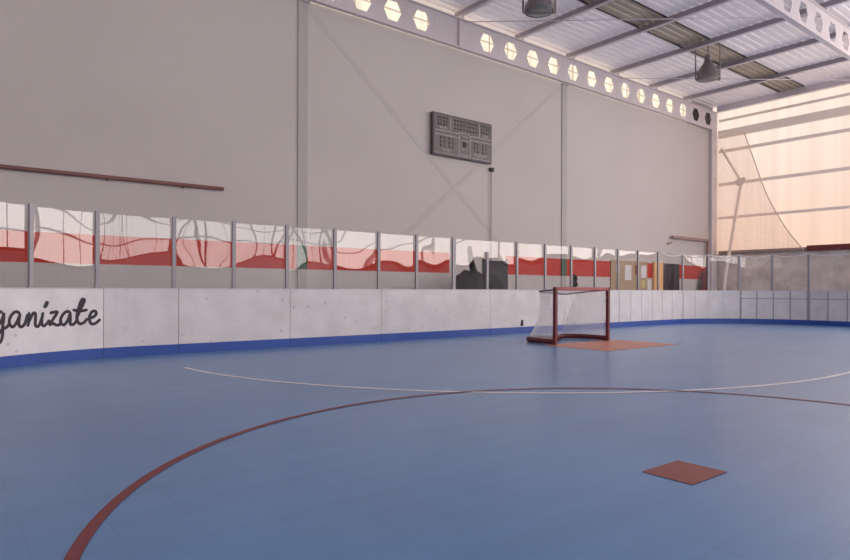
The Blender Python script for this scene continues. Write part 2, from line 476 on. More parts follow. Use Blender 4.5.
# glowing translucent sheets
def panel(name, pts, mat, origin):
    mb = MB(); mb.face(pts); return struct(name, mb, mat, origin)
panel('window_2', [(X1 + 0.12, 7, 2.66), (X1 + 0.12, 14.2, 2.66), (X1 + 0.12, 14.2, 9.32), (X1 + 0.12, 7, 9.32)], M['sun_right'], (X1 + 0.12, 7, 2.66))
panel('window_3', [(X1 + 0.12, Y0, 2.66), (X1 + 0.12, 7, 2.66), (X1 + 0.12, 7, 9.32), (X1 + 0.12, Y0, 9.32)], M['sun_right_near'], (X1 + 0.12, Y0, 2.66))
panel('window_4', [(X0, Y0 - 0.05, 3.0), (X1, Y0 - 0.05, 3.0), (X1, Y0 - 0.05, 9.0), (X0, Y0 - 0.05, 9.0)], M['sun_end'], (X0, Y0 - 0.05, 3.0))
panel('window_5', [(X0, Y1 + 0.36, 7.9), (25.9, Y1 + 0.36, 7.9), (25.9, Y1 + 0.36, 9.32), (X0, Y1 + 0.36, 9.32)], M['glow'], (X0, Y1 + 0.36, 7.9))
struct('trim_2', MB().box((X0, Y1 + 0.2, 7.84), (X1 + 0.25, Y1 + .45, 7.88)), M['plain_wall'])
mb = MB()
x = X0 + 0.4
while x < 25.8:
    mb.box((x, Y1 + 0.24, 7.9), (x + 0.035, Y1 + 0.28, 9.3)); x += 0.83
mb.box((X0, Y1 + 0.24, 8.80), (25.9, Y1 + 0.28, 8.83))
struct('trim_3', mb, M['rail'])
struct('trim_12', MB().box((25.9, Y1 + .32, 7.9), (X1 + .3, Y1 + .8, 9.4)).box((X1 + .15, Y1 + .2, 7.9), (X1 + .3, Y1 + .8, 9.4)), M['mullion'])  # dark panel added so the last beam holes stay dark

panel('fill_panel', [(X0 + .02, Y0, 3.0), (X0 + .02, -1.0, 3.0), (X0 + .02, -1.0, 9.0), (X0 + .02, Y0, 9.0)], M['fill_left'], (X0 + .02, Y0, 3.0))  # glowing panel added out of view to brighten surfaces facing the left wall
# mullions of the far end windows (behind the camera; the glass mirrors them)
mb = MB()
for i in range(25): mb.box((X0 + i*1.31 - .02, Y0 + .02, 3.0), (X0 + i*1.31 + .02, Y0 + .06, 9.0))
for i in range(13): mb.box((X0 + i*2.62 - .06, Y0 + .02, 3.0), (X0 + i*2.62 + .06, Y0 + .14, 9.0))
for z in (3.0, 4.6, 6.0, 7.5, 8.9): mb.box((X0, Y0 + .03, z - .05), (X1, Y0 + .13, z + .05))
for i in (1, 4, 7, 10):
    xa = X0 + i*2.62
    mb.bar((xa, Y0 + .3, 3.0), (xa + 2.62, Y0 + .3, 8.9), .16, .16); mb.bar((xa + 2.62, Y0 + .4, 3.0), (xa, Y0 + .4, 8.9), .16, .16)
struct('window_4_frame', mb, M['mullion'])

# ---- right wall: rails, column line, brace, net, ledge
xr = X1 - 0.02
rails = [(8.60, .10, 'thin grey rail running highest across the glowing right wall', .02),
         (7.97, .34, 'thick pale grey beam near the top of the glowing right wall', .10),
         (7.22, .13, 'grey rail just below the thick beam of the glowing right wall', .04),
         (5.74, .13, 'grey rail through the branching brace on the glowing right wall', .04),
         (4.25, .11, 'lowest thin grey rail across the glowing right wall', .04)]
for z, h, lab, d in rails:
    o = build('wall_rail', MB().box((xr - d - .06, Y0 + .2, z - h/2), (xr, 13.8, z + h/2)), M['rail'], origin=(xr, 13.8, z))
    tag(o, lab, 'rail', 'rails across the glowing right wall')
struct('trim_4', MB().box((X1 - .1, 10.2, 2.64), (X1 + .1, 13.8, 2.78)), M['ledge'])
o = build('sill_beam', MB().box((X1 - .16, Y0 + .2, 2.62), (X1 + .08, 10.18, 2.84)), M['beam_red'], origin=(X1, 10.18, 2.62))
tag(o, 'dark red steel beam along the foot of the glowing right wall', 'beam')
edge = MB().bar((X1 + .02, 7, ZR - .16), (X1 + .02, 13.9, ZR - .16), .2, .26)
struct('trim_5', edge, M['purlin'])
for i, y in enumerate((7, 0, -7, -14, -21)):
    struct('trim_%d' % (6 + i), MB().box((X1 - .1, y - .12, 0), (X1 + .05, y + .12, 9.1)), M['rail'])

# brace with a branching node
br = thing('corner_brace', 'pale steel brace bent at a node plate, right of the corner column', 'brace', (27.5, 13.4, 0))
ny, nz_ = 12.72, 5.74
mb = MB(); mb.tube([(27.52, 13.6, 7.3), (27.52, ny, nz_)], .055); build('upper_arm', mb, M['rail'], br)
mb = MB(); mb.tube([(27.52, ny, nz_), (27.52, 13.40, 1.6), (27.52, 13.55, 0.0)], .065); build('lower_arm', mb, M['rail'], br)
mb = MB()
t = bmesh.new()
ring = [(-.26, .02), (-.05, -.22), (.12, -.2), (.28, .02), (.1, .12), (-.16, .16)]
A = [t.verts.new((27.42, ny + a, nz_ + b)) for a, b in ring]; B = [t.verts.new((27.45, ny + a, nz_ + b)) for a, b in ring]
t.faces.new(A); t.faces.new(B[::-1])
for k in range(6): t.faces.new((A[k], A[(k+1) % 6], B[(k+1) % 6], B[k]))
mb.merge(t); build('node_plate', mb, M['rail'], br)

# safety net with rope edge
netp = [(13.85, 7.75), (12.56, 7.85), (12.2, 6.75), (11.6, 5.0), (10.85, 3.55), (10.2, 2.66)]
nt_ = thing('safety_net', 'sagging peach safety net with a rope edge in front of the glowing right wall', 'net', (27.4, 13.5, 0))
mb = MB()
rope = [Vector((27.4, y, z)) for y, z in netp[1:]]
def crom(P, n):
    out = []
    Q = [P[0]*2 - P[1]] + P + [P[-1]*2 - P[-2]]
    for i in range(1, len(Q) - 2):
        for k in range(n):
            t_ = k / n; a, b, c, d = Q[i-1], Q[i], Q[i+1], Q[i+2]
            out.append(0.5*((2*b) + (c - a)*t_ + (2*a - 5*b + 4*c - d)*t_*t_ + (3*b - a - 3*c + d)*t_**3))
    out.append(P[-1]); return out
rp = crom(rope, 8)
nn = 10
for p, q in zip(rp, rp[1:]):
    for k in range(nn):
        def at(pp, kk):
            y = pp.y + (13.85 - pp.y)*kk/nn
            return (27.4 + .05*math.sin(y*3 + pp.z*1.7)*(kk/nn)*(1-kk/nn)*4, y, pp.z)
        P4 = [at(p, k), at(p, k+1), at(q, k+1), at(q, k)]
        mb.face(P4, [(a[1], a[2]) for a in P4])
build('netting', mb, M['safety_net'], nt_)
build('edge_rope', MB().tube(rp, .022, 6), M['rope'], nt_)

# ---- back wall steel: columns, castellated beams, purlins, braces
def column(x, label):
    c = thing('wall_column', label, 'column', (x, Y1 - .1, 0), 'columns of the back wall')
    mb = MB().box((x - .13, Y1 - .035, 0), (x + .13, Y1 - .001, 8.14), .006)
    build('shaft', mb, M['column'], c)
    g = build('painted_band', MB().box((x - .134, Y1 - .039, 1.5), (x + .134, Y1 - .005, 2.09)), M['green'], c); g['label'] = 'green painted band'
    build('cap_plate', MB().box((x - .16, Y1 - .10, 8.10), (x + .16, Y1, 8.14)), M['wall_steel'], c)
column(7.2, 'slim grey wall column left of the scoreboard')
column(17.2, 'slim grey wall column right of the scoreboard')
cc = thing('corner_column', 'pale steel column in the corner between back wall and glowing wall', 'column', (27.47, 13.93, 0))
build('shaft', MB().box((27.24, 13.87, 0), (27.70, 13.99, 9.0), .01), M['white_steel'], cc)
build('cap_plate', MB().box((27.2, 13.86, 8.96), (27.72, 13.995, 9.0)), M['white_steel'], cc)

HOLES = [10.92 - 1.0*k for k in range(15)] + [13.5 + 1.047*k for k in range(14)]
HOLES = [h*13.88/14 for h in HOLES if h > X0 + .6]
def web(xa, xb, y, z0, z1, holes, hx=.30, hz=.265):
    """web plate with hexagonal openings"""
    mb = MB(); zc = (z0 + z1)/2
    xs = sorted(holes); x = xa
    for h in xs:
        a, b = h - .48, h + .48
        if a > x: mb.face([(x, y, z0), (a, y, z0), (a, y, z1), (x, y, z1)])
        L, R = (h - hx, y, zc), (h + hx, y, zc)
        TL, TR, BL, BR = (h - hx/2, y, zc + hz), (h + hx/2, y, zc + hz), (h - hx/2, y, zc - hz), (h + hx/2, y, zc - hz)
        mb.face([(a, y, z1), TL, TR, (b, y, z1)]); mb.face([(a, y, z0), (b, y, z0), BR, BL])
        mb.face([(a, y, z1), (a, y, zc), L, TL]); mb.face([(a, y, zc), (a, y, z0), BL, L])
        mb.face([(b, y, z1), TR, R, (b, y, zc)]); mb.face([(b, y, zc), R, BR, (b, y, z0)])
        x = b
    if x < xb: mb.face([(x, y, z0), (xb, y, z0), (xb, y, z1), (x, y, z1)])
    return mb
def cbeam(y, label):
    b = thing('castellated_beam', label, 'beam', (X0, y, 8.14), 'castellated roof beams')
    xe = 27.18
    build('web', web(X0 + .05, xe, y, 8.17, 9.0, HOLES), M['white_steel'], b, solid=.014)
    build('flange', MB().box((X0 + .05, y - .07, 8.145), (xe, y + .07, 8.17)), M['white_steel'], b)
    build('flange', MB().box((X0 + .05, y - .07, 9.0), (xe, y + .07, 9.025)), M['white_steel'], b)
    build('stiffener', MB().box((12.2, y - .065, 8.17), (12.23, y + .065, 9.0)), M['white_steel'], b)
    build('stiffener', MB().box((-.0, y - .065, 8.17), (.03, y + .065, 9.0)), M['white_steel'], b)
cbeam(13.88, 'long steel beam with glowing hexagonal holes along the top of the back wall')
cbeam(6.95, 'steel beam with hexagonal holes crossing the upper right corner of the roof')

PUR = [12.35 + 2.6*k for k in range(-6, 6)]
PL = {12.35: 'roof purlin ending above the holeless gap in the back wall beam',
      14.95: 'roof purlin between the two hanging lamps, nearer the left lamp',
      17.55: 'roof purlin between the two hanging lamps, nearer the right lamp',
      20.15: 'roof purlin passing just left of the bell lamp in full view',
      22.75: 'roof purlin passing just right of the bell lamp in full view',
      25.35: 'roof purlin nearest the glowing right wall'}
for x in PUR:
    if x < X0 + .3: continue
    # I-section from the back wall to past the near beam; those that only start above the camera are left out of the frame
    if round(x, 2) not in [round(k, 2) for k in PL]: continue
    lab = [v for k, v in PL.items() if abs(k - x) < .01][0]
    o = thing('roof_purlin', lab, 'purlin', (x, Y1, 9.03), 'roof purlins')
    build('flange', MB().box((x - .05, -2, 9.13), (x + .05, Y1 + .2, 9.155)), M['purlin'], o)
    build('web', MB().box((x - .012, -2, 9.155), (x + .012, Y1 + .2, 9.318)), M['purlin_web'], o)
    for yc in (6.95, 13.88): build('cleat', MB().box((x - .045, yc - .05, 9.026), (x + .045, yc + .05, 9.13)), M['purlin'], o)

def tagged(name, mb, mat, origin, label, cat, group=None):
    return tag(build(name, mb, mat, origin=origin), label, cat, group)
tagged('wall_brace', MB().bar((7.35, Y1 - .003, 8.0), (14.52, Y1 - .003, 2.12), .005, .14, up=(0, 0, 1)), M['wall_steel'], (7.35, Y1 - .05, 8.0), 'flat wall brace falling from left to right under the scoreboard', 'brace', 'crossed braces on the back wall')
tagged('wall_brace', MB().bar((17.05, Y1 - .009, 8.0), (9.88, Y1 - .009, 2.12), .005, .14, up=(0, 0, 1)), M['wall_steel'], (17.05, Y1 - .09, 8.0), 'flat wall brace rising from left to right past the scoreboard corner', 'brace', 'crossed braces on the back wall')
tagged('tie_rod', MB().tube([(12.35, 13.8, 8.93), (20.15, 7.05, 8.93)], .014, 6), M['purlin'], (12.35, 13.8, 8.93), 'thin roof tie rod crossing behind the cropped lamp', 'rod', 'diagonal roof tie rods')
tagged('tie_rod', MB().tube([(20.15, 13.8, 8.93), (27.3, 8.3, 8.93)], .014, 6), M['purlin'], (20.15, 13.8, 8.93), 'thin roof tie rod crossing under the bell lamp towards the glowing wall', 'rod', 'diagonal roof tie rods')

# ---- high-bay lamps
def lamp(x, y, z, label):
    l = thing('high_bay_lamp', label, 'lamp', (x, y, z), 'high bay lamps under the roof')
    mb = MB().lathe((x, y, z), [(.345, 0), (.355, .03), (.35, .16), (.31, .24), (.24, .40), (.17, .50), (.13, .54), (.13, .60), (.0, .60)])
    build('reflector', mb, M['lamp'], l)
    build('lens', MB().lathe((x, y, z), [(0, -.03), (.2, -.025), (.33, 0.0), (.34, .02)]), M['lamp_glass'], l)
    mb = MB().lathe((x, y, z), [(.36, .0), (.375, .01), (.375, .03), (.36, .04)])
    for k in range(12):
        a = k*math.pi/6; ca, sa = math.cos(a), math.sin(a)
        mb.tube([(x + .37*ca, y + .37*sa, z + .02), (x + .372*ca, y + .372*sa, z + .18), (x + .33*ca, y + .33*sa, z + .25)], .008, 5)
    build('cage', mb, M['lamp'], l)
    build('ballast', MB().lathe((x, y, z + .60), [(0.0, 0), (.11, 0), (.11, .17), (.08, .20), (.03, .22), (.0, .22)]), M['lamp'], l)
    build('rod', MB().tube([(x, y, z + .8), (x, y, 9.3)], .018, 8), M['lamp'], l)
    r, q = .775, .63      # straps stand along the purlin direction seen from the rink
    for s in (-1, 1):
        build('strap', MB().bar((x + s*.41*r, y - s*.41*q, z - .02), (x + s*.41*r, y - s*.41*q, 9.31), .05, .02), M['lamp'], l)
    mb = MB().bar((x - .41*r, y + .41*q, z - .03), (x + .41*r, y - .41*q, z - .03), .05, .02)
    build('cross_bar', mb, M['lamp'], l)
lamp(12.15, 10.7, 8.10, 'round caged roof lamp cut off by the top edge of the photo')
lamp(20.5, 10.6, 8.13, 'bell shaped roof lamp hanging in full view between two purlins')

# ---- scoreboard with conduit
yb = Y1 - .13
sb = thing('scoreboard', 'unlit dark grey scoreboard high on the back wall', 'scoreboard', (12.5, Y1 - .01, 4.88))
build('case', MB().box((11.33, Y1 - .14, 4.89), (13.68, Y1 - .03, 6.11), .012), M['score_frame'], sb)
def plate(name, a, b, c, d, mat, y=yb, dep=.01, par=None):
    return build(name, MB().box((a, y - dep - .01, c), (b, y - .012, d)), mat, par or sb)
yb = Y1 - .13
build('face', MB().box((11.37, Y1 - .146, 4.94), (13.64, Y1 - .139, 6.07)), M['scoreboard'], sb)
yf = Y1 - .146
def ln(a, b, c, d): lines.box((a, yf - .004, c), (b, yf, d))
lines = MB()
ln(11.4, 12.33, 5.48, 5.50); ln(12.78, 13.62, 5.48, 5.50); ln(11.4, 12.33, 5.60, 5.62); ln(12.78, 13.62, 5.60, 5.62)
ln(11.98, 12.0, 5.62, 6.05); ln(13.13, 13.15, 5.62, 6.05); ln(12.33, 12.35, 4.97, 5.60); ln(12.76, 12.78, 4.97, 5.60)
ln(12.33, 12.78, 5.64, 5.655); ln(12.33, 12.78, 5.42, 5.435); ln(12.33, 12.78, 5.0, 5.015); ln(11.4, 13.62, 4.95, 4.965)
build('printed_lines', lines, M['score_mark'], sb)
# printed legends, too soft in the photo to read: rows of short pale strokes
def legend(a, b, z, h, n):
    mb = MB(); stp = (b - a)/n
    for i in range(n):
        x = a + i*stp
        mb.box((x, yf - .004, z), (x + stp*.28, yf, z + h))
        k = i % 3
        mb.box((x, yf - .004, z + (0, h*.4, h*.8)[k]), (x + stp*.72, yf, z + (0, h*.4, h*.8)[k] + h*.22))
        if k != 1: mb.box((x + stp*.5, yf - .004, z), (x + stp*.75, yf, z + h))
    build('legend', mb, M['score_mark'], sb)
legend(11.58, 11.86, 5.66, .07, 5); legend(13.28, 13.5, 5.66, .07, 4)
legend(11.68, 12.02, 5.02, .09, 5); legend(12.92, 13.48, 5.03, .10, 7)
legend(12.42, 12.68, 5.53, .06, 5); legend(12.44, 12.66, 5.15, .06, 4)
def digit(x, z, wd, h):
    mb = MB(); t_ = .05
    for s in ((x, z, x + wd, z + t_), (x, z + h/2 - t_/2, x + wd, z + h/2 + t_/2), (x, z + h - t_, x + wd, z + h),
              (x, z, x + t_, z + h/2), (x + wd - t_, z, x + wd, z + h/2), (x, z + h/2, x + t_, z + h), (x + wd - t_, z + h/2, x + wd, z + h)):
        mb.box((s[0], yf - .003, s[1]), (s[2], yf, s[3]))
    build('digit', mb, M['score_digit'], sb)
for x, z, wd, h in ((11.5, 5.76, .15, .25), (11.72, 5.76, .15, .25), (12.14, 5.72, .17, .29), (12.38, 5.72, .17, .29), (12.64, 5.72, .17, .29), (12.88, 5.72, .17, .29),
                    (13.22, 5.76, .15, .25), (13.43, 5.76, .15, .25), (11.6, 5.15, .18, .28), (11.92, 5.15, .18, .28), (12.92, 5.15, .18, .28), (13.26, 5.15, .18, .28), (12.48, 5.24, .12, .17)):
    digit(x, z, wd, h)
for bx_ in (11.7, 13.2): build('bracket', MB().box((bx_, Y1 - .03, 5.98), (bx_ + .06, Y1 - .001, 6.1)), M['conduit'], sb)
sb.location.x -= .09
cd = thing('conduit', 'thin grey cable conduit dropping from the scoreboard corner', 'conduit', (13.66, Y1 - .03, 1.9))
build('tube', MB().tube([(13.66, Y1 - .055, 1.9), (13.66, Y1 - .055, 4.68)], .016, 8), M['conduit'], cd)
build('junction_box', MB().box((13.60, Y1 - .10, 4.68), (13.74, Y1 - .005, 4.80), .01), M['dark_gap'], cd)

# ---- rusty pipe at left, bracket pipe at right
pp = thing('wall_pipe', 'long rusty brown pipe fixed along the back wall at left', 'pipe', (2, Y1 - .08, 3.25))
build('tube', MB().tube([(X0 + .2, Y1 - .08, 3.24), (5.2, Y1 - .08, 3.27)], .042, 10), M['pipe'], pp)
for x in (-2.4, .2, 2.8, 4.3): build('clip', MB().box((x, Y1 - .11, 3.20), (x + .03, Y1 - .003, 3.30)), M['pipe'], pp)
def bx2(a): return a
bk = thing('pipe_bracket', 'brownish pipe arm and upright near the far corner of the back wall', 'pipe', (26.8, Y1 - .15, 0))
build('arm', MB().bar((24.0, Y1 - .12, 3.22), (26.9, Y1 - .12, 3.22), .08, .11), M['arm'], bk)
build('upright', MB().bar((26.9, Y1 - .12, 0), (26.9, Y1 - .12, 3.26), .09, .09), M['arm'], bk)
build('stay', MB().tube([(23.75, Y1 - .05, 2.92), (24.1, Y1 - .05, 3.0)], .03, 6), M['arm'], bk)

# ---- things on and in front of the back wall
def flat(name, x0, x1, z0, z1, mat, label, cat, y=None, d=.02, group=None):
    y = Y1 if y is None else y
    return tagged(name, MB().box((x0, y - d, z0), (x1, y + .001, z1), .003), mat, (x0, y, z0), label, cat, group)
nb = thing('notice_board', 'tall tan pinboard covered with papers between red stripe and orange door frame', 'notice board', (21.0, Y1, .3))
build('panel', MB().box((19.95, Y1 - .04, .3), (22.3, Y1 - .003, 2.10), .004), M['tan'], nb)
build('frame', MB().box((19.90, Y1 - .05, .3), (19.97, Y1 - .003, 2.13)).box((19.9, Y1 - .05, 2.09), (22.3, Y1 - .003, 2.13)), M['tan'], nb)
PAP = [(20.2, 20.42, 1.66, 1.98, 'paper', 'small white paper nearest the left edge of the tan pinboard'),
       (20.78, 21.2, 1.40, 1.98, 'paper', 'large white paper in the middle of the tan pinboard'),
       (21.45, 21.72, 1.62, 1.98, 'poster', 'small dark red poster on the tan pinboard'),
       (21.86, 22.22, 1.50, 1.98, 'paper', 'white paper at the right edge of the tan pinboard'),
       (21.9, 22.12, 1.10, 1.40, 'yellow_paper', 'yellowish paper low on the tan pinboard')]
for x0, x1, z0, z1, m, lab in PAP:
    flat('paper_sheet' if m != 'poster' else 'wall_poster', x0, x1, z0, z1, M[m], lab, 'paper' if m != 'poster' else 'poster', y=Y1 - .042, d=.008, group='papers on the pinboard')
flat('paper_sheet', 22.38, 22.62, 1.05, 1.42, M['paper'], 'white sheet on the wall under the short red stripe left of the orange frame', 'paper', d=.01)
# doorway with pale orange frame
dr = bpy.data.objects.new('door_1', None); COL.objects.link(dr); dr.location = (23.9, Y1, 0); dr['kind'] = 'structure'
build('opening', MB().box((23.35, Y1 - .012, 0), (24.75, Y1 - .003, 2.12)), M['doorway'], dr)
build('frame', MB().box((22.72, Y1 - .10, 0), (23.35, Y1 - .003, 2.14)), M['door_wood'], dr)
d2 = bpy.data.objects.new('door_2', None); COL.objects.link(d2); d2.location = (13.9, Y1, 0); d2['kind'] = 'structure'
build('leaf', MB().box((13.40, Y1 - .04, 0), (14.36, Y1 - .003, 1.92), .004), M['doorway'], d2)
build('frame', MB().box((13.34, Y1 - .05, 0), (13.41, Y1 - .003, 1.97)).box((14.35, Y1 - .05, 0), (14.42, Y1 - .003, 1.97)), M['dark_gap'], d2)
build('handle', MB().box((13.46, Y1 - .09, 1.02), (13.58, Y1 - .04, 1.06)), M['conduit'], d2)
# hanging dark red cloth near the corner
mb = MB()
prof = [(.10, 1.86, .06), (.18, 1.78, .08), (.24, 1.55, .10), (.30, 1.25, .12), (.33, .9, .12), (.28, .5, .10)]
n = 14; rings = []
for r, z, dp in prof:
    rings.append([mb.bm.verts.new((26.5 + r*math.cos(2*math.pi*k/n)*(1 + .15*math.sin(3*k)), Y1 - .20 + dp*math.sin(2*math.pi*k/n), z)) for k in range(n)])
for A, B in zip(rings, rings[1:]):
    for k in range(n): mb.bm.faces.new((A[k], A[(k+1)%n], B[(k+1)%n], B[k])).smooth = True
mb.bm.faces.new(rings[0]); mb.bm.faces.new(rings[-1][::-1])
cl = thing('hanging_cloth', 'dark red bundle hanging on the wall beside the corner column', 'cloth', (26.5, Y1 - .2, .5))
build('bundle', mb, M['red_cloth'], cl)
build('hook', MB().tube([(26.5, Y1 - .01, 1.92), (26.5, Y1 - .2, 1.9), (26.5, Y1 - .2, 1.82)], .012, 6), M['wire'], cl)
ft = thing('wall_fitting', 'small black fitting on the wall just right of the green banded column', 'fitting', (17.75, Y1, 1.2))  # small dark fitting, exact kind unknown
build('body', MB().lathe((17.78, Y1 - .08, 1.12), [(0, 0), (.07, .01), (.075, .12), (.05, .16), (.03, .2), (.06, .24), (.06, .36), (0, .4)], 12), M['dark'], ft)
build('back_plate', MB().box((17.72, Y1 - .03, 1.08), (17.84, Y1 - .003, 1.56)), M['dark'], ft)

# black bulky gear behind the glass
bg = thing('covered_machine', 'bulky black machine with a curved upright arm behind the glass left of goal', 'machine', (12.0, 13.2, 0))
def blob(c, r, seed, sub=3):
    t = bmesh.new(); bmesh.ops.create_icosphere(t, subdivisions=sub, radius=1.0)
    for v in t.verts:
        p = v.co.copy()
        for k in range(3): p[k] = math.copysign(abs(p[k])**.6, p[k])
        f = 1 + .30*noise.noise(p*2.6 + Vector((seed, 0, 0)))
        v.co = Vector((c[0] + p.x*r[0]*f, c[1] + p.y*r[1]*f, c[2] + p.z*r[2]*f))
    mb = MB(); mb.merge(t)
    for f in mb.bm.faces: f.smooth = True
    return mb
build('body', blob((12.05, 13.1, .76), (.38, .4, .74), 1.0), M['dark'], bg)
build('hood', blob((12.74, 13.1, .68), (.42, .38, .66), 5.0), M['dark'], bg)
build('arm', MB().tube([(12.30, 13.1, 1.2), (12.12, 13.1, 1.6), (12.04, 13.1, 1.85), (11.99, 13.1, 2.1), (11.99, 13.1, 2.25)], [.12, .10, .08, .07, .06], 10), M['dark'], bg)

# ------------------------------------------------------------------ the rink boards
XL, XR, YE, RAD = -.55, 20.55, 10.08, 3.0
Y_SIDE = YE - RAD
L_SIDE = 3.0                                     # the part of the left side that is modelled
L_ARC = RAD*math.pi/2
L_STR = (XR - XL) - 2*RAD
S1, S2, S3 = L_SIDE, L_SIDE + L_ARC, L_SIDE + L_ARC + L_STR
S4 = S3 + L_ARC
def path(s):
    """plan position on the rink edge and its inward normal"""
    if s < S1: return (XL, Y_SIDE - (S1 - s)), (1, 0)
    if s < S2:
        a = math.pi - (s - S1)/RAD
        return (XL + RAD + RAD*math.cos(a), Y_SIDE + RAD*math.sin(a)), (-math.cos(a), -math.sin(a))
    if s < S3: return (XL + RAD + (s - S2), YE), (0, -1)
    if s < S4:
        a = math.pi/2 - (s - S3)/RAD
        return (XR - RAD + RAD*math.cos(a), Y_SIDE + RAD*math.sin(a)), (-math.cos(a), -math.sin(a))
    return (XR, Y_SIDE - (s - S4)), (-1, 0)
def P(s, off, z):
    (x, y), (a, b) = path(s)
    return (x + a*off, y + b*off, z)
def s_of_px(px, off=0.0):
    """where along the rink edge the measured photo column px lies"""
    t = (px - 425)/FPX
    d = (CU + SU*t, SU - CU*t)
    lo, hi = S1 - 2.0, S4 + 3.0
    best = None
    n = 2000; prev = None
    for i in range(n + 1):
        s = lo + (hi - lo)*i/n
        x, y, _ = P(s, off, 0)
        if x*d[0] + y*d[1] <= 0: prev = None; continue
        c = x*d[1] - y*d[0]
        if prev is not None and (c >= 0) != (prev >= 0): return s
        prev = c
    return None
def strip(sa, sb, o0, o1, z0, z1, n=None):
    """curved slab between offsets o0..o1 from the edge"""
    n = n or max(2, int((sb - sa)/.12))
    mb = MB(); rows = []
    for i in range(n + 1):
        s = sa + (sb - sa)*i/n
        rows.append([mb.bm.verts.new(P(s, o, z)) for o, z in ((o0, z0), (o1, z0), (o1, z1), (o0, z1))])
    for A, B in zip(rows, rows[1:]):
        for k in range(4): mb.bm.faces.new((A[k], A[(k+1)%4], B[(k+1)%4], B[k]))
    mb.bm.faces.new(rows[0]); mb.bm.faces.new(rows[-1][::-1])
    return mb
BH = EYE                                       # top of the boards
seams_px = [103, 178, 290, 381, 490.5, 571, 619, 683, 740, 808]
seams = [s_of_px(103) - 2.0] + [s_of_px(p) for p in seams_px] + [s_of_px(808) + 2.0]
blab = ['white rink board lettered in black at the left edge',
        'narrow white rink board directly right of the lettered board',
        'white rink board second to the right of the lettered board',
        'white rink board third to the right of the lettered board',
        'white rink board left of the one with the small black latch',
        'white rink board with a small black latch, just left of the goal',
        'white rink board seen through the left half of the goal mouth',
        'white rink board beyond the right goal post, starting the far curve',
        'white rink board in the far right curve below the corner column',
        'white rink board with studs showing through, left of the last full board at right',
        'white rink board with studs showing through at the right edge']
boards = []
for i, (a, b) in enumerate(zip(seams, seams[1:])):
    a += .004; b -= .004
    m = (a + b)/2
    bd = thing('rink_board', blab[i], 'rink board', P(m, 0, 0), 'white boards round the rink')
    build('panel', strip(a, b, -.04, 0, .02, BH - .02), M['board'] if i else M['board_clean'], bd)
    build('kick_strip', strip(a, b, 0.0, .014, 0.0, .145), M['kick'], bd)
    build('top_cap', strip(a, b, -.05, .006, BH - .02, BH), M['cap'], bd)
    boards.append(bd)
    if i >= 7:
        st = []
        k = 0 if i < 8 else 0
        nst = max(1, round((b - a)/.52))
        for j in range(nst + 1):
            s = a + .02 + (b - a - .04)*j/nst
            thick = .018 if i < 9 else .034
            build('stud_shadow', strip(s - thick/2, s + thick/2, 0, .005, .146, BH - .02, 1), M['frame'] if i >= 9 else M['seam'], bd)  # strips stand for framing shadows showing through the backlit board
        if i >= 9: build('rail_shadow', strip(a, b, 0, .004, .76, .785), M['frame'], bd)
# backing that closes the joints
build_back = strip(seams[0], seams[-1], -.075, -.052, .02, BH - .03, 160)
o = build('board_backing', build_back, M['dark_gap']); o['kind'] = 'structure'
# small black latch
sL = s_of_px(521.5)
lt = build('latch', strip(sL - .035, sL + .035, 0, .02, .17, .23, 2), M['dark'], boards[5])
build('latch_pin', strip(sL - .016, sL + .016, 0, .03, .22, .31, 2), M['dark'], boards[5])

# lettering on the left board: brush strokes traced as (s, z)
def surf(px, py):
    s = s_of_px(px)
    x, y, _ = P(s, 0, 0)
    dep = x*CU + y*SU
    r = .0040
    yy = (py - 289.2) - r*(px - 425)
    return s, EYE - yy*dep/FPX
def CP(pts): return [(x/5.6, 280 + y/5.6) for x, y in pts]
STRO = [
    [(12,182),(-14,178),(-34,200),(-40,232),(-28,256),(-6,246),(10,212),(20,182)],
    [(20,182),(19,215),(14,262),(11,305),(6,335),(-6,352),(-20,340),(-14,308),(8,280),(36,262),(54,236)],
    [(108,190),(92,178),(72,184),(56,208),(50,240),(58,260),(74,260),(92,236),(108,190)],
    [(109,186),(104,225),(106,252),(118,262),(134,248),(148,212),(150,190)],
    [(150,186),(160,190),(156,226),(151,262)],
    [(153,246),(168,208),(184,186),(198,190),(196,224),(196,252),(206,261),(222,246),(234,210)],
    [(240,180),(233,218),(233,246),(244,257),(262,240),(276,222)],
    [(264,118),(255,136),(243,156)],
    [(276,186),(296,180),(320,180),(300,212),(272,250),(292,243),(310,252),(328,250),(344,226)],
    [(392,184),(378,176),(358,182),(344,206),(338,234),(346,250),(362,248),(380,222),(392,184)],
    [(393,180),(388,220),(392,244),(404,250),(418,236),(430,208)],
    [(426,212),(448,172),(466,132),(468,112),(458,108),(446,132),(434,172),(428,216),(436,242),(452,245),(470,236),(490,214)],
    [(404,166),(446,174),(490,166)],
    [(494,214),(520,208),(538,190),(530,174),(514,178),(500,202),(497,230),(510,246),(534,240),(560,218)],
]
mb = MB()
for si, st in enumerate(STRO):
    pts = [Vector((*surf(*p), 0)) for p in CP(st)]
    pts = crom(pts, 6)
    hw = .021 if si != 7 else .027
    L = []
    for i, p in enumerate(pts):
        d = (pts[min(i+1, len(pts)-1)] - pts[max(i-1, 0)])
        d = d.normalized() if d.length else Vector((1, 0, 0))
        nrm = Vector((-d.y, d.x, 0))
        e = min(i, len(pts) - 1 - i)
        k = hw*(.62 if e == 0 else .9 if e == 1 else 1.0)
        off = .0030 + .0001*si
        q0, q1 = p + nrm*k, p - nrm*k
        L.append((mb.bm.verts.new(P(q0.x, off, q0.y)), mb.bm.verts.new(P(q1.x, off, q1.y))))
    for A, B in zip(L, L[1:]): mb.bm.faces.new((A[0], A[1], B[1], B[0]))
o = build('lettering', mb, M['lettering'], boards[0]); o['label'] = 'black brush script reading ganízate'

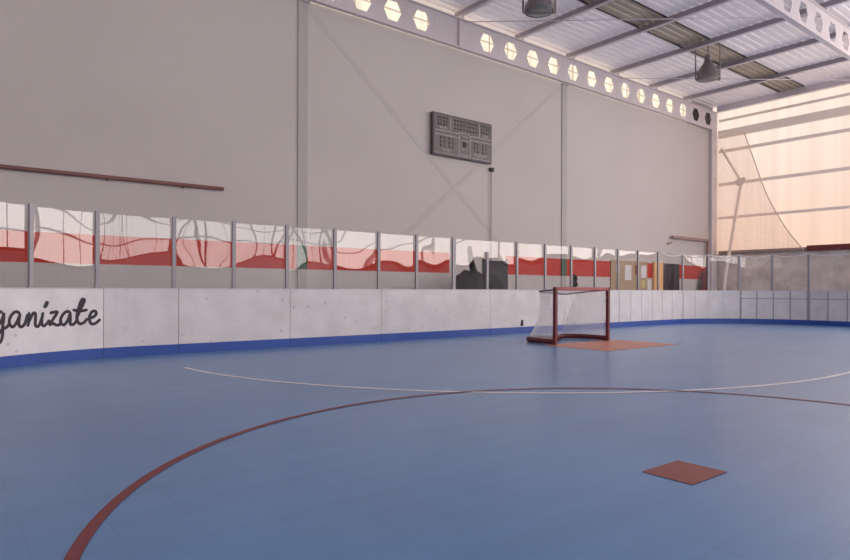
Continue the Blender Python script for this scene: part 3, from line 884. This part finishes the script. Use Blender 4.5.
# glass panes and their posts
GT = EYE*2.065
post_px = [30, 97, 173.5, 233, 286.5, 334.5, 378.5, 416.5, 453.5, 517, 545, 571, 595, 618, 638, 658, 682.6, 708, 739, 771.6, 808]
ps = [s_of_px(p) for p in post_px]
ps = [ps[0] - 1.0] + ps + [ps[-1] + 1.3]
near_lab = {0: 'at the left edge, above the start of the lettering', 1: 'above the lettering on the board', 2: 'just right of the lettering'}
for i, (a, b) in enumerate(zip(ps, ps[1:])):
    a2, b2 = a + .012, b - .012
    lab = 'clear plastic pane ' + (near_lab[i] if i in near_lab else
          'standing above the black machine and dark door' if i == 9 else
          'at the right edge of the rink' if i == len(ps) - 2 else
          '%s to the right of the lettering on the boards' % ORD[i - 2] if i < 9 else
          'directly above the goal, %s to the right of the black machine' % ORD[i - 9] if i in (10, 11, 12) else
          '%s to the right of the one above the black machine' % ORD[i - 9])
    mb = MB(); n = 6; rows = []
    for k in range(n + 1):
        s = a2 + (b2 - a2)*k/n
        bow = 0.0
        rows.append([mb.bm.verts.new(P(s, -.04 + bow, z)) for z in (BH + .002, GT)])
    for A, B in zip(rows, rows[1:]):
        mb.bm.faces.new((A[0], B[0], B[1], A[1])).smooth = True
    o = build('rink_screen', mb, M['glass'], origin=P((a + b)/2, -.04, BH))
    tag(o, lab, 'screen', 'clear panes above the rink boards')
plab = {0: 'beyond the left end', 1: 'above the lettering, leftmost in the photo', 2: 'above the right end of the lettering'}
for i, s in enumerate(ps):
    if i in (0, len(ps) - 1): continue
    wd = .055 if i != 9 else .085
    x, y, _ = P(s, 0, 0)
    lab = 'grey upright post of the pane wall ' + (plab[i] if i in plab else
          'wide one at the left of the black machine' if i == 9 else
          '%s to the right of the lettering' % ORD[i - 2] if i < 9 else
          '%s to the right of the black machine' % ORD[i - 9])
    p = thing('screen_post', lab, 'post', P(s, 0, BH), 'posts between the clear panes')
    build('upright', strip(s - wd/2, s + wd/2, -.03, .012, BH, GT + .03, 1), M['post'], p)
    build('foot_plate', strip(s - wd/2 - .015, s + wd/2 + .015, -.034, .014, BH, BH + .015, 1), M['post'], p)
s = s_of_px(487)
p = thing('screen_post', 'short grey post between the black machine and the dark door', 'post', P(s, 0, BH), 'posts between the clear panes')
build('upright', strip(s - .03, s + .03, -.03, .012, BH - .001, 1.86, 1), M['post'], p)
build('foot_plate', strip(s - .045, s + .045, -.034, .014, BH - .002, BH + .015, 1), M['post'], p)

cp_ = []
for a, b in zip(ps[16:-1], ps[17:]):
    for k in range(8):
        t_ = k/8; cp_.append(Vector(P(a + (b - a)*t_, .035, GT + .012 - .09*math.sin(math.pi*t_)*(1 if b - a > .9 else .5))))
tag(build('draped_cord', MB().tube(cp_, .016, 6), M['paper'], origin=tuple(cp_[0])), 'white cord sagging along the top of the clear panes at far right', 'cord')

# ------------------------------------------------------------------ floor markings
def mark(name, mb, mat, label):
    o = build(name, mb, mat); o['kind'] = 'structure'; o['label'] = label; return o
def ribbon(pts, wd, z):
    mb = MB(); L = []
    pts = [Vector((*p, 0)) for p in pts]
    for i, p in enumerate(pts):
        d = (pts[min(i+1, len(pts)-1)] - pts[max(i-1, 0)]).normalized(); n_ = Vector((-d.y, d.x, 0))
        L.append((mb.bm.verts.new((p.x + n_.x*wd/2, p.y + n_.y*wd/2, z)), mb.bm.verts.new((p.x - n_.x*wd/2, p.y - n_.y*wd/2, z))))
    for A, B in zip(L, L[1:]): mb.bm.faces.new((A[0], A[1], B[1], B[0]))
    return mb
CX, CY, CR, CQ = 3.36, 1.70, 3.10, 3.02
mark('floor_marking_circle', ribbon([(CX + CR*math.cos(a*math.pi/90), CY + CQ*math.sin(a*math.pi/90)) for a in range(181)], .055, .0032), M['line_red'], 'brick red circle line on the blue floor')
mb = MB(); mb.face([(3.13, 1.69, .003), (3.51, 1.69, .003), (3.51, 1.99, .003), (3.13, 1.99, .003)])
mark('floor_marking_spot', mb, M['spot_red'], 'rust red spot inside the circle')
mb = MB(); mb.face([(8.82, 6.25, .003), (11.02, 6.25, .003), (11.02, 7.66, .003), (8.82, 7.66, .003)])
mark('floor_marking_crease', mb, M['crease'], 'orange rectangle in front of the goal')
hp = [(8.5 - 5.94*math.cos(a*math.pi/120), 8.5 - 5.68*math.sin(a*math.pi/120)) for a in range(2, 61)] + [(11.5 + 6*math.sin(a*math.pi/120), 8.5 - 5.68*math.cos(a*math.pi/120)) for a in range(32)]
mark('floor_marking_arc', ribbon(hp, .06, .0025), M['line_white'], 'worn white arc round the goal area')

# ------------------------------------------------------------------ the goal
gx0, gx1, gy = 9.05, 10.66, 7.55
gl = thing('hockey_goal', 'red framed hockey goal with white net in front of the back boards', 'goal', ((gx0 + gx1)/2, gy, 0))
T = .066
for x in (gx0, gx1):
    build('post', MB().box((x - T/2, gy - T/2, 0.01), (x + T/2, gy + T/2, 1.07), .008), M['goal_red'], gl)
build('crossbar', MB().box((gx0 + T/2, gy - T/2, 1.07 - T), (gx1 - T/2, gy + T/2, 1.07), .008), M['goal_bar'], gl)
# foot frame: two lobes meeting behind the middle
def foot(cx, s):
    pts = []
    for k in range(17):
        a = math.pi*k/16*.5
        pts.append(Vector((cx + s*(.0 + .42*(1 - math.cos(a))), gy + .05 + .80*math.sin(a), .055)))
    return pts
fl = [Vector((gx0, gy, .055)), Vector((gx0 + .02, gy + .45, .055)), Vector((gx0 + .10, gy + .74, .055)), Vector((gx0 + .34, gy + .88, .055)), Vector((gx0 + .62, gy + .78, .055)), Vector((gx0 + .85, gy + .60, .055))]
fr_ = [Vector((gx0 + gx1 - p.x, p.y, p.z)) for p in fl][::-1]
fp = crom(fl, 6) + crom(fr_, 6)[1:]
build('foot_frame', MB().tube(fp, .05, 10), M['goal_foot'], gl)
tp = [Vector((gx0, gy, 1.02)), Vector((gx0 + .0, gy + .28, 1.0)), Vector((gx0 + .06, gy + .44, .985)), Vector((gx0 + .35, gy + .47, .96)), Vector((gx0 + .85, gy + .42, .93))]
tq = [Vector((gx0 + gx1 - p.x, p.y, p.z)) for p in tp][::-1]
tf = crom(tp, 6) + crom(tq, 6)[1:]
build('top_frame', MB().tube(tf, .014, 7), M['wire'], gl)
# netting hangs from the top frame to the foot frame, drawn in at half height
def net_sheet(A, B, nz=10, pull=.08):
    mb = MB(); n_ = min(len(A), len(B)); arc = 0; prev = None
    grid = []
    for i in range(n_):
        if prev is not None: arc += (A[i] - prev).length
        prev = A[i]; colm = []
        for k in range(nz + 1):
            t_ = k/nz
            p = A[i].lerp(B[i], t_)
            f = math.sin(t_*math.pi)
            tow = Vector(((gx0 + gx1)/2 - p.x, gy + .2 - p.y, 0)).normalized()
            p = p + tow*pull*f*(1 if i > 2 else i/3)
            colm.append((p, (arc, p.z)))
        grid.append(colm)
    for i in range(n_ - 1):
        for k in range(nz):
            q = [grid[i][k], grid[i+1][k], grid[i+1][k+1], grid[i][k+1]]
            mb.face([a for a, _ in q], [b for _, b in q])
    return mb
def resample(Q, n_):
    L = [0]
    for a, b in zip(Q, Q[1:]): L.append(L[-1] + (b - a).length)
    out = []
    for i in range(n_):
        t_ = L[-1]*i/(n_ - 1); j = 0
        while j < len(L) - 2 and L[j+1] < t_: j += 1
        out.append(Q[j].lerp(Q[j+1], (t_ - L[j])/max(1e-9, L[j+1] - L[j])))
    return out
NA, NB = resample(tf, 49), resample([p + Vector((0, 0, .04)) for p in fp], 49)
build('side_netting', net_sheet(NA[:17], NB[:17]), M['net'], gl)
build('back_netting', net_sheet(NA[16:33], NB[16:33]), M['net_back'], gl)
build('side_netting', net_sheet(NA[32:], NB[32:]), M['net'], gl)
mb = MB()
front = [Vector((gx0 + (gx1 - gx0)*i/48, gy, 1.03)) for i in range(49)]
for i in range(48):
    q = [front[i], front[i+1], NA[i+1], NA[i]]
    mb.face(q, [(p.x, p.y) for p in q])
build('top_netting', mb, M['net'], gl)

# ------------------------------------------------------------------ light, camera, look
wd = bpy.data.worlds.new('daylight'); SC.world = wd; wd.use_nodes = True
wd.node_tree.nodes['Background'].inputs[0].default_value = (0.75, 0.8, 0.9, 1)
wd.node_tree.nodes['Background'].inputs[1].default_value = 0.6
def area(name, loc, rot, sx, sy, power, col):
    l = bpy.data.lights.new(name, 'AREA'); l.shape = 'RECTANGLE'; l.size = sx; l.size_y = sy; l.energy = power; l.color = col
    o = bpy.data.objects.new(name, l); COL.objects.link(o); o.location = loc; o.rotation_euler = rot; return o
area('roof_fill', (9, -9, 8.9), (0, 0, 0), 22, 20, 120, (1.0, 0.95, 0.9))  # fill light added under the roof, out of view, for overall brightness

cam = bpy.data.cameras.new('camera'); co = bpy.data.objects.new('camera', cam); COL.objects.link(co)
cam.sensor_width = 36; cam.lens = FPX/850*36; cam.shift_y = 9.2/850; cam.clip_end = 200
co.location = (0, 0, EYE)
from mathutils import Matrix
yaw = -math.atan2(CU, SU)
co.rotation_euler = (Matrix.Rotation(yaw, 4, 'Z') @ Matrix.Rotation(math.pi/2, 4, 'X') @ Matrix.Rotation(0.0040, 4, 'Z')).to_euler()
SC.camera = co
SC.view_settings.view_transform = 'Standard'
SC.view_settings.look = 'None'
SC.view_settings.exposure = 0.0
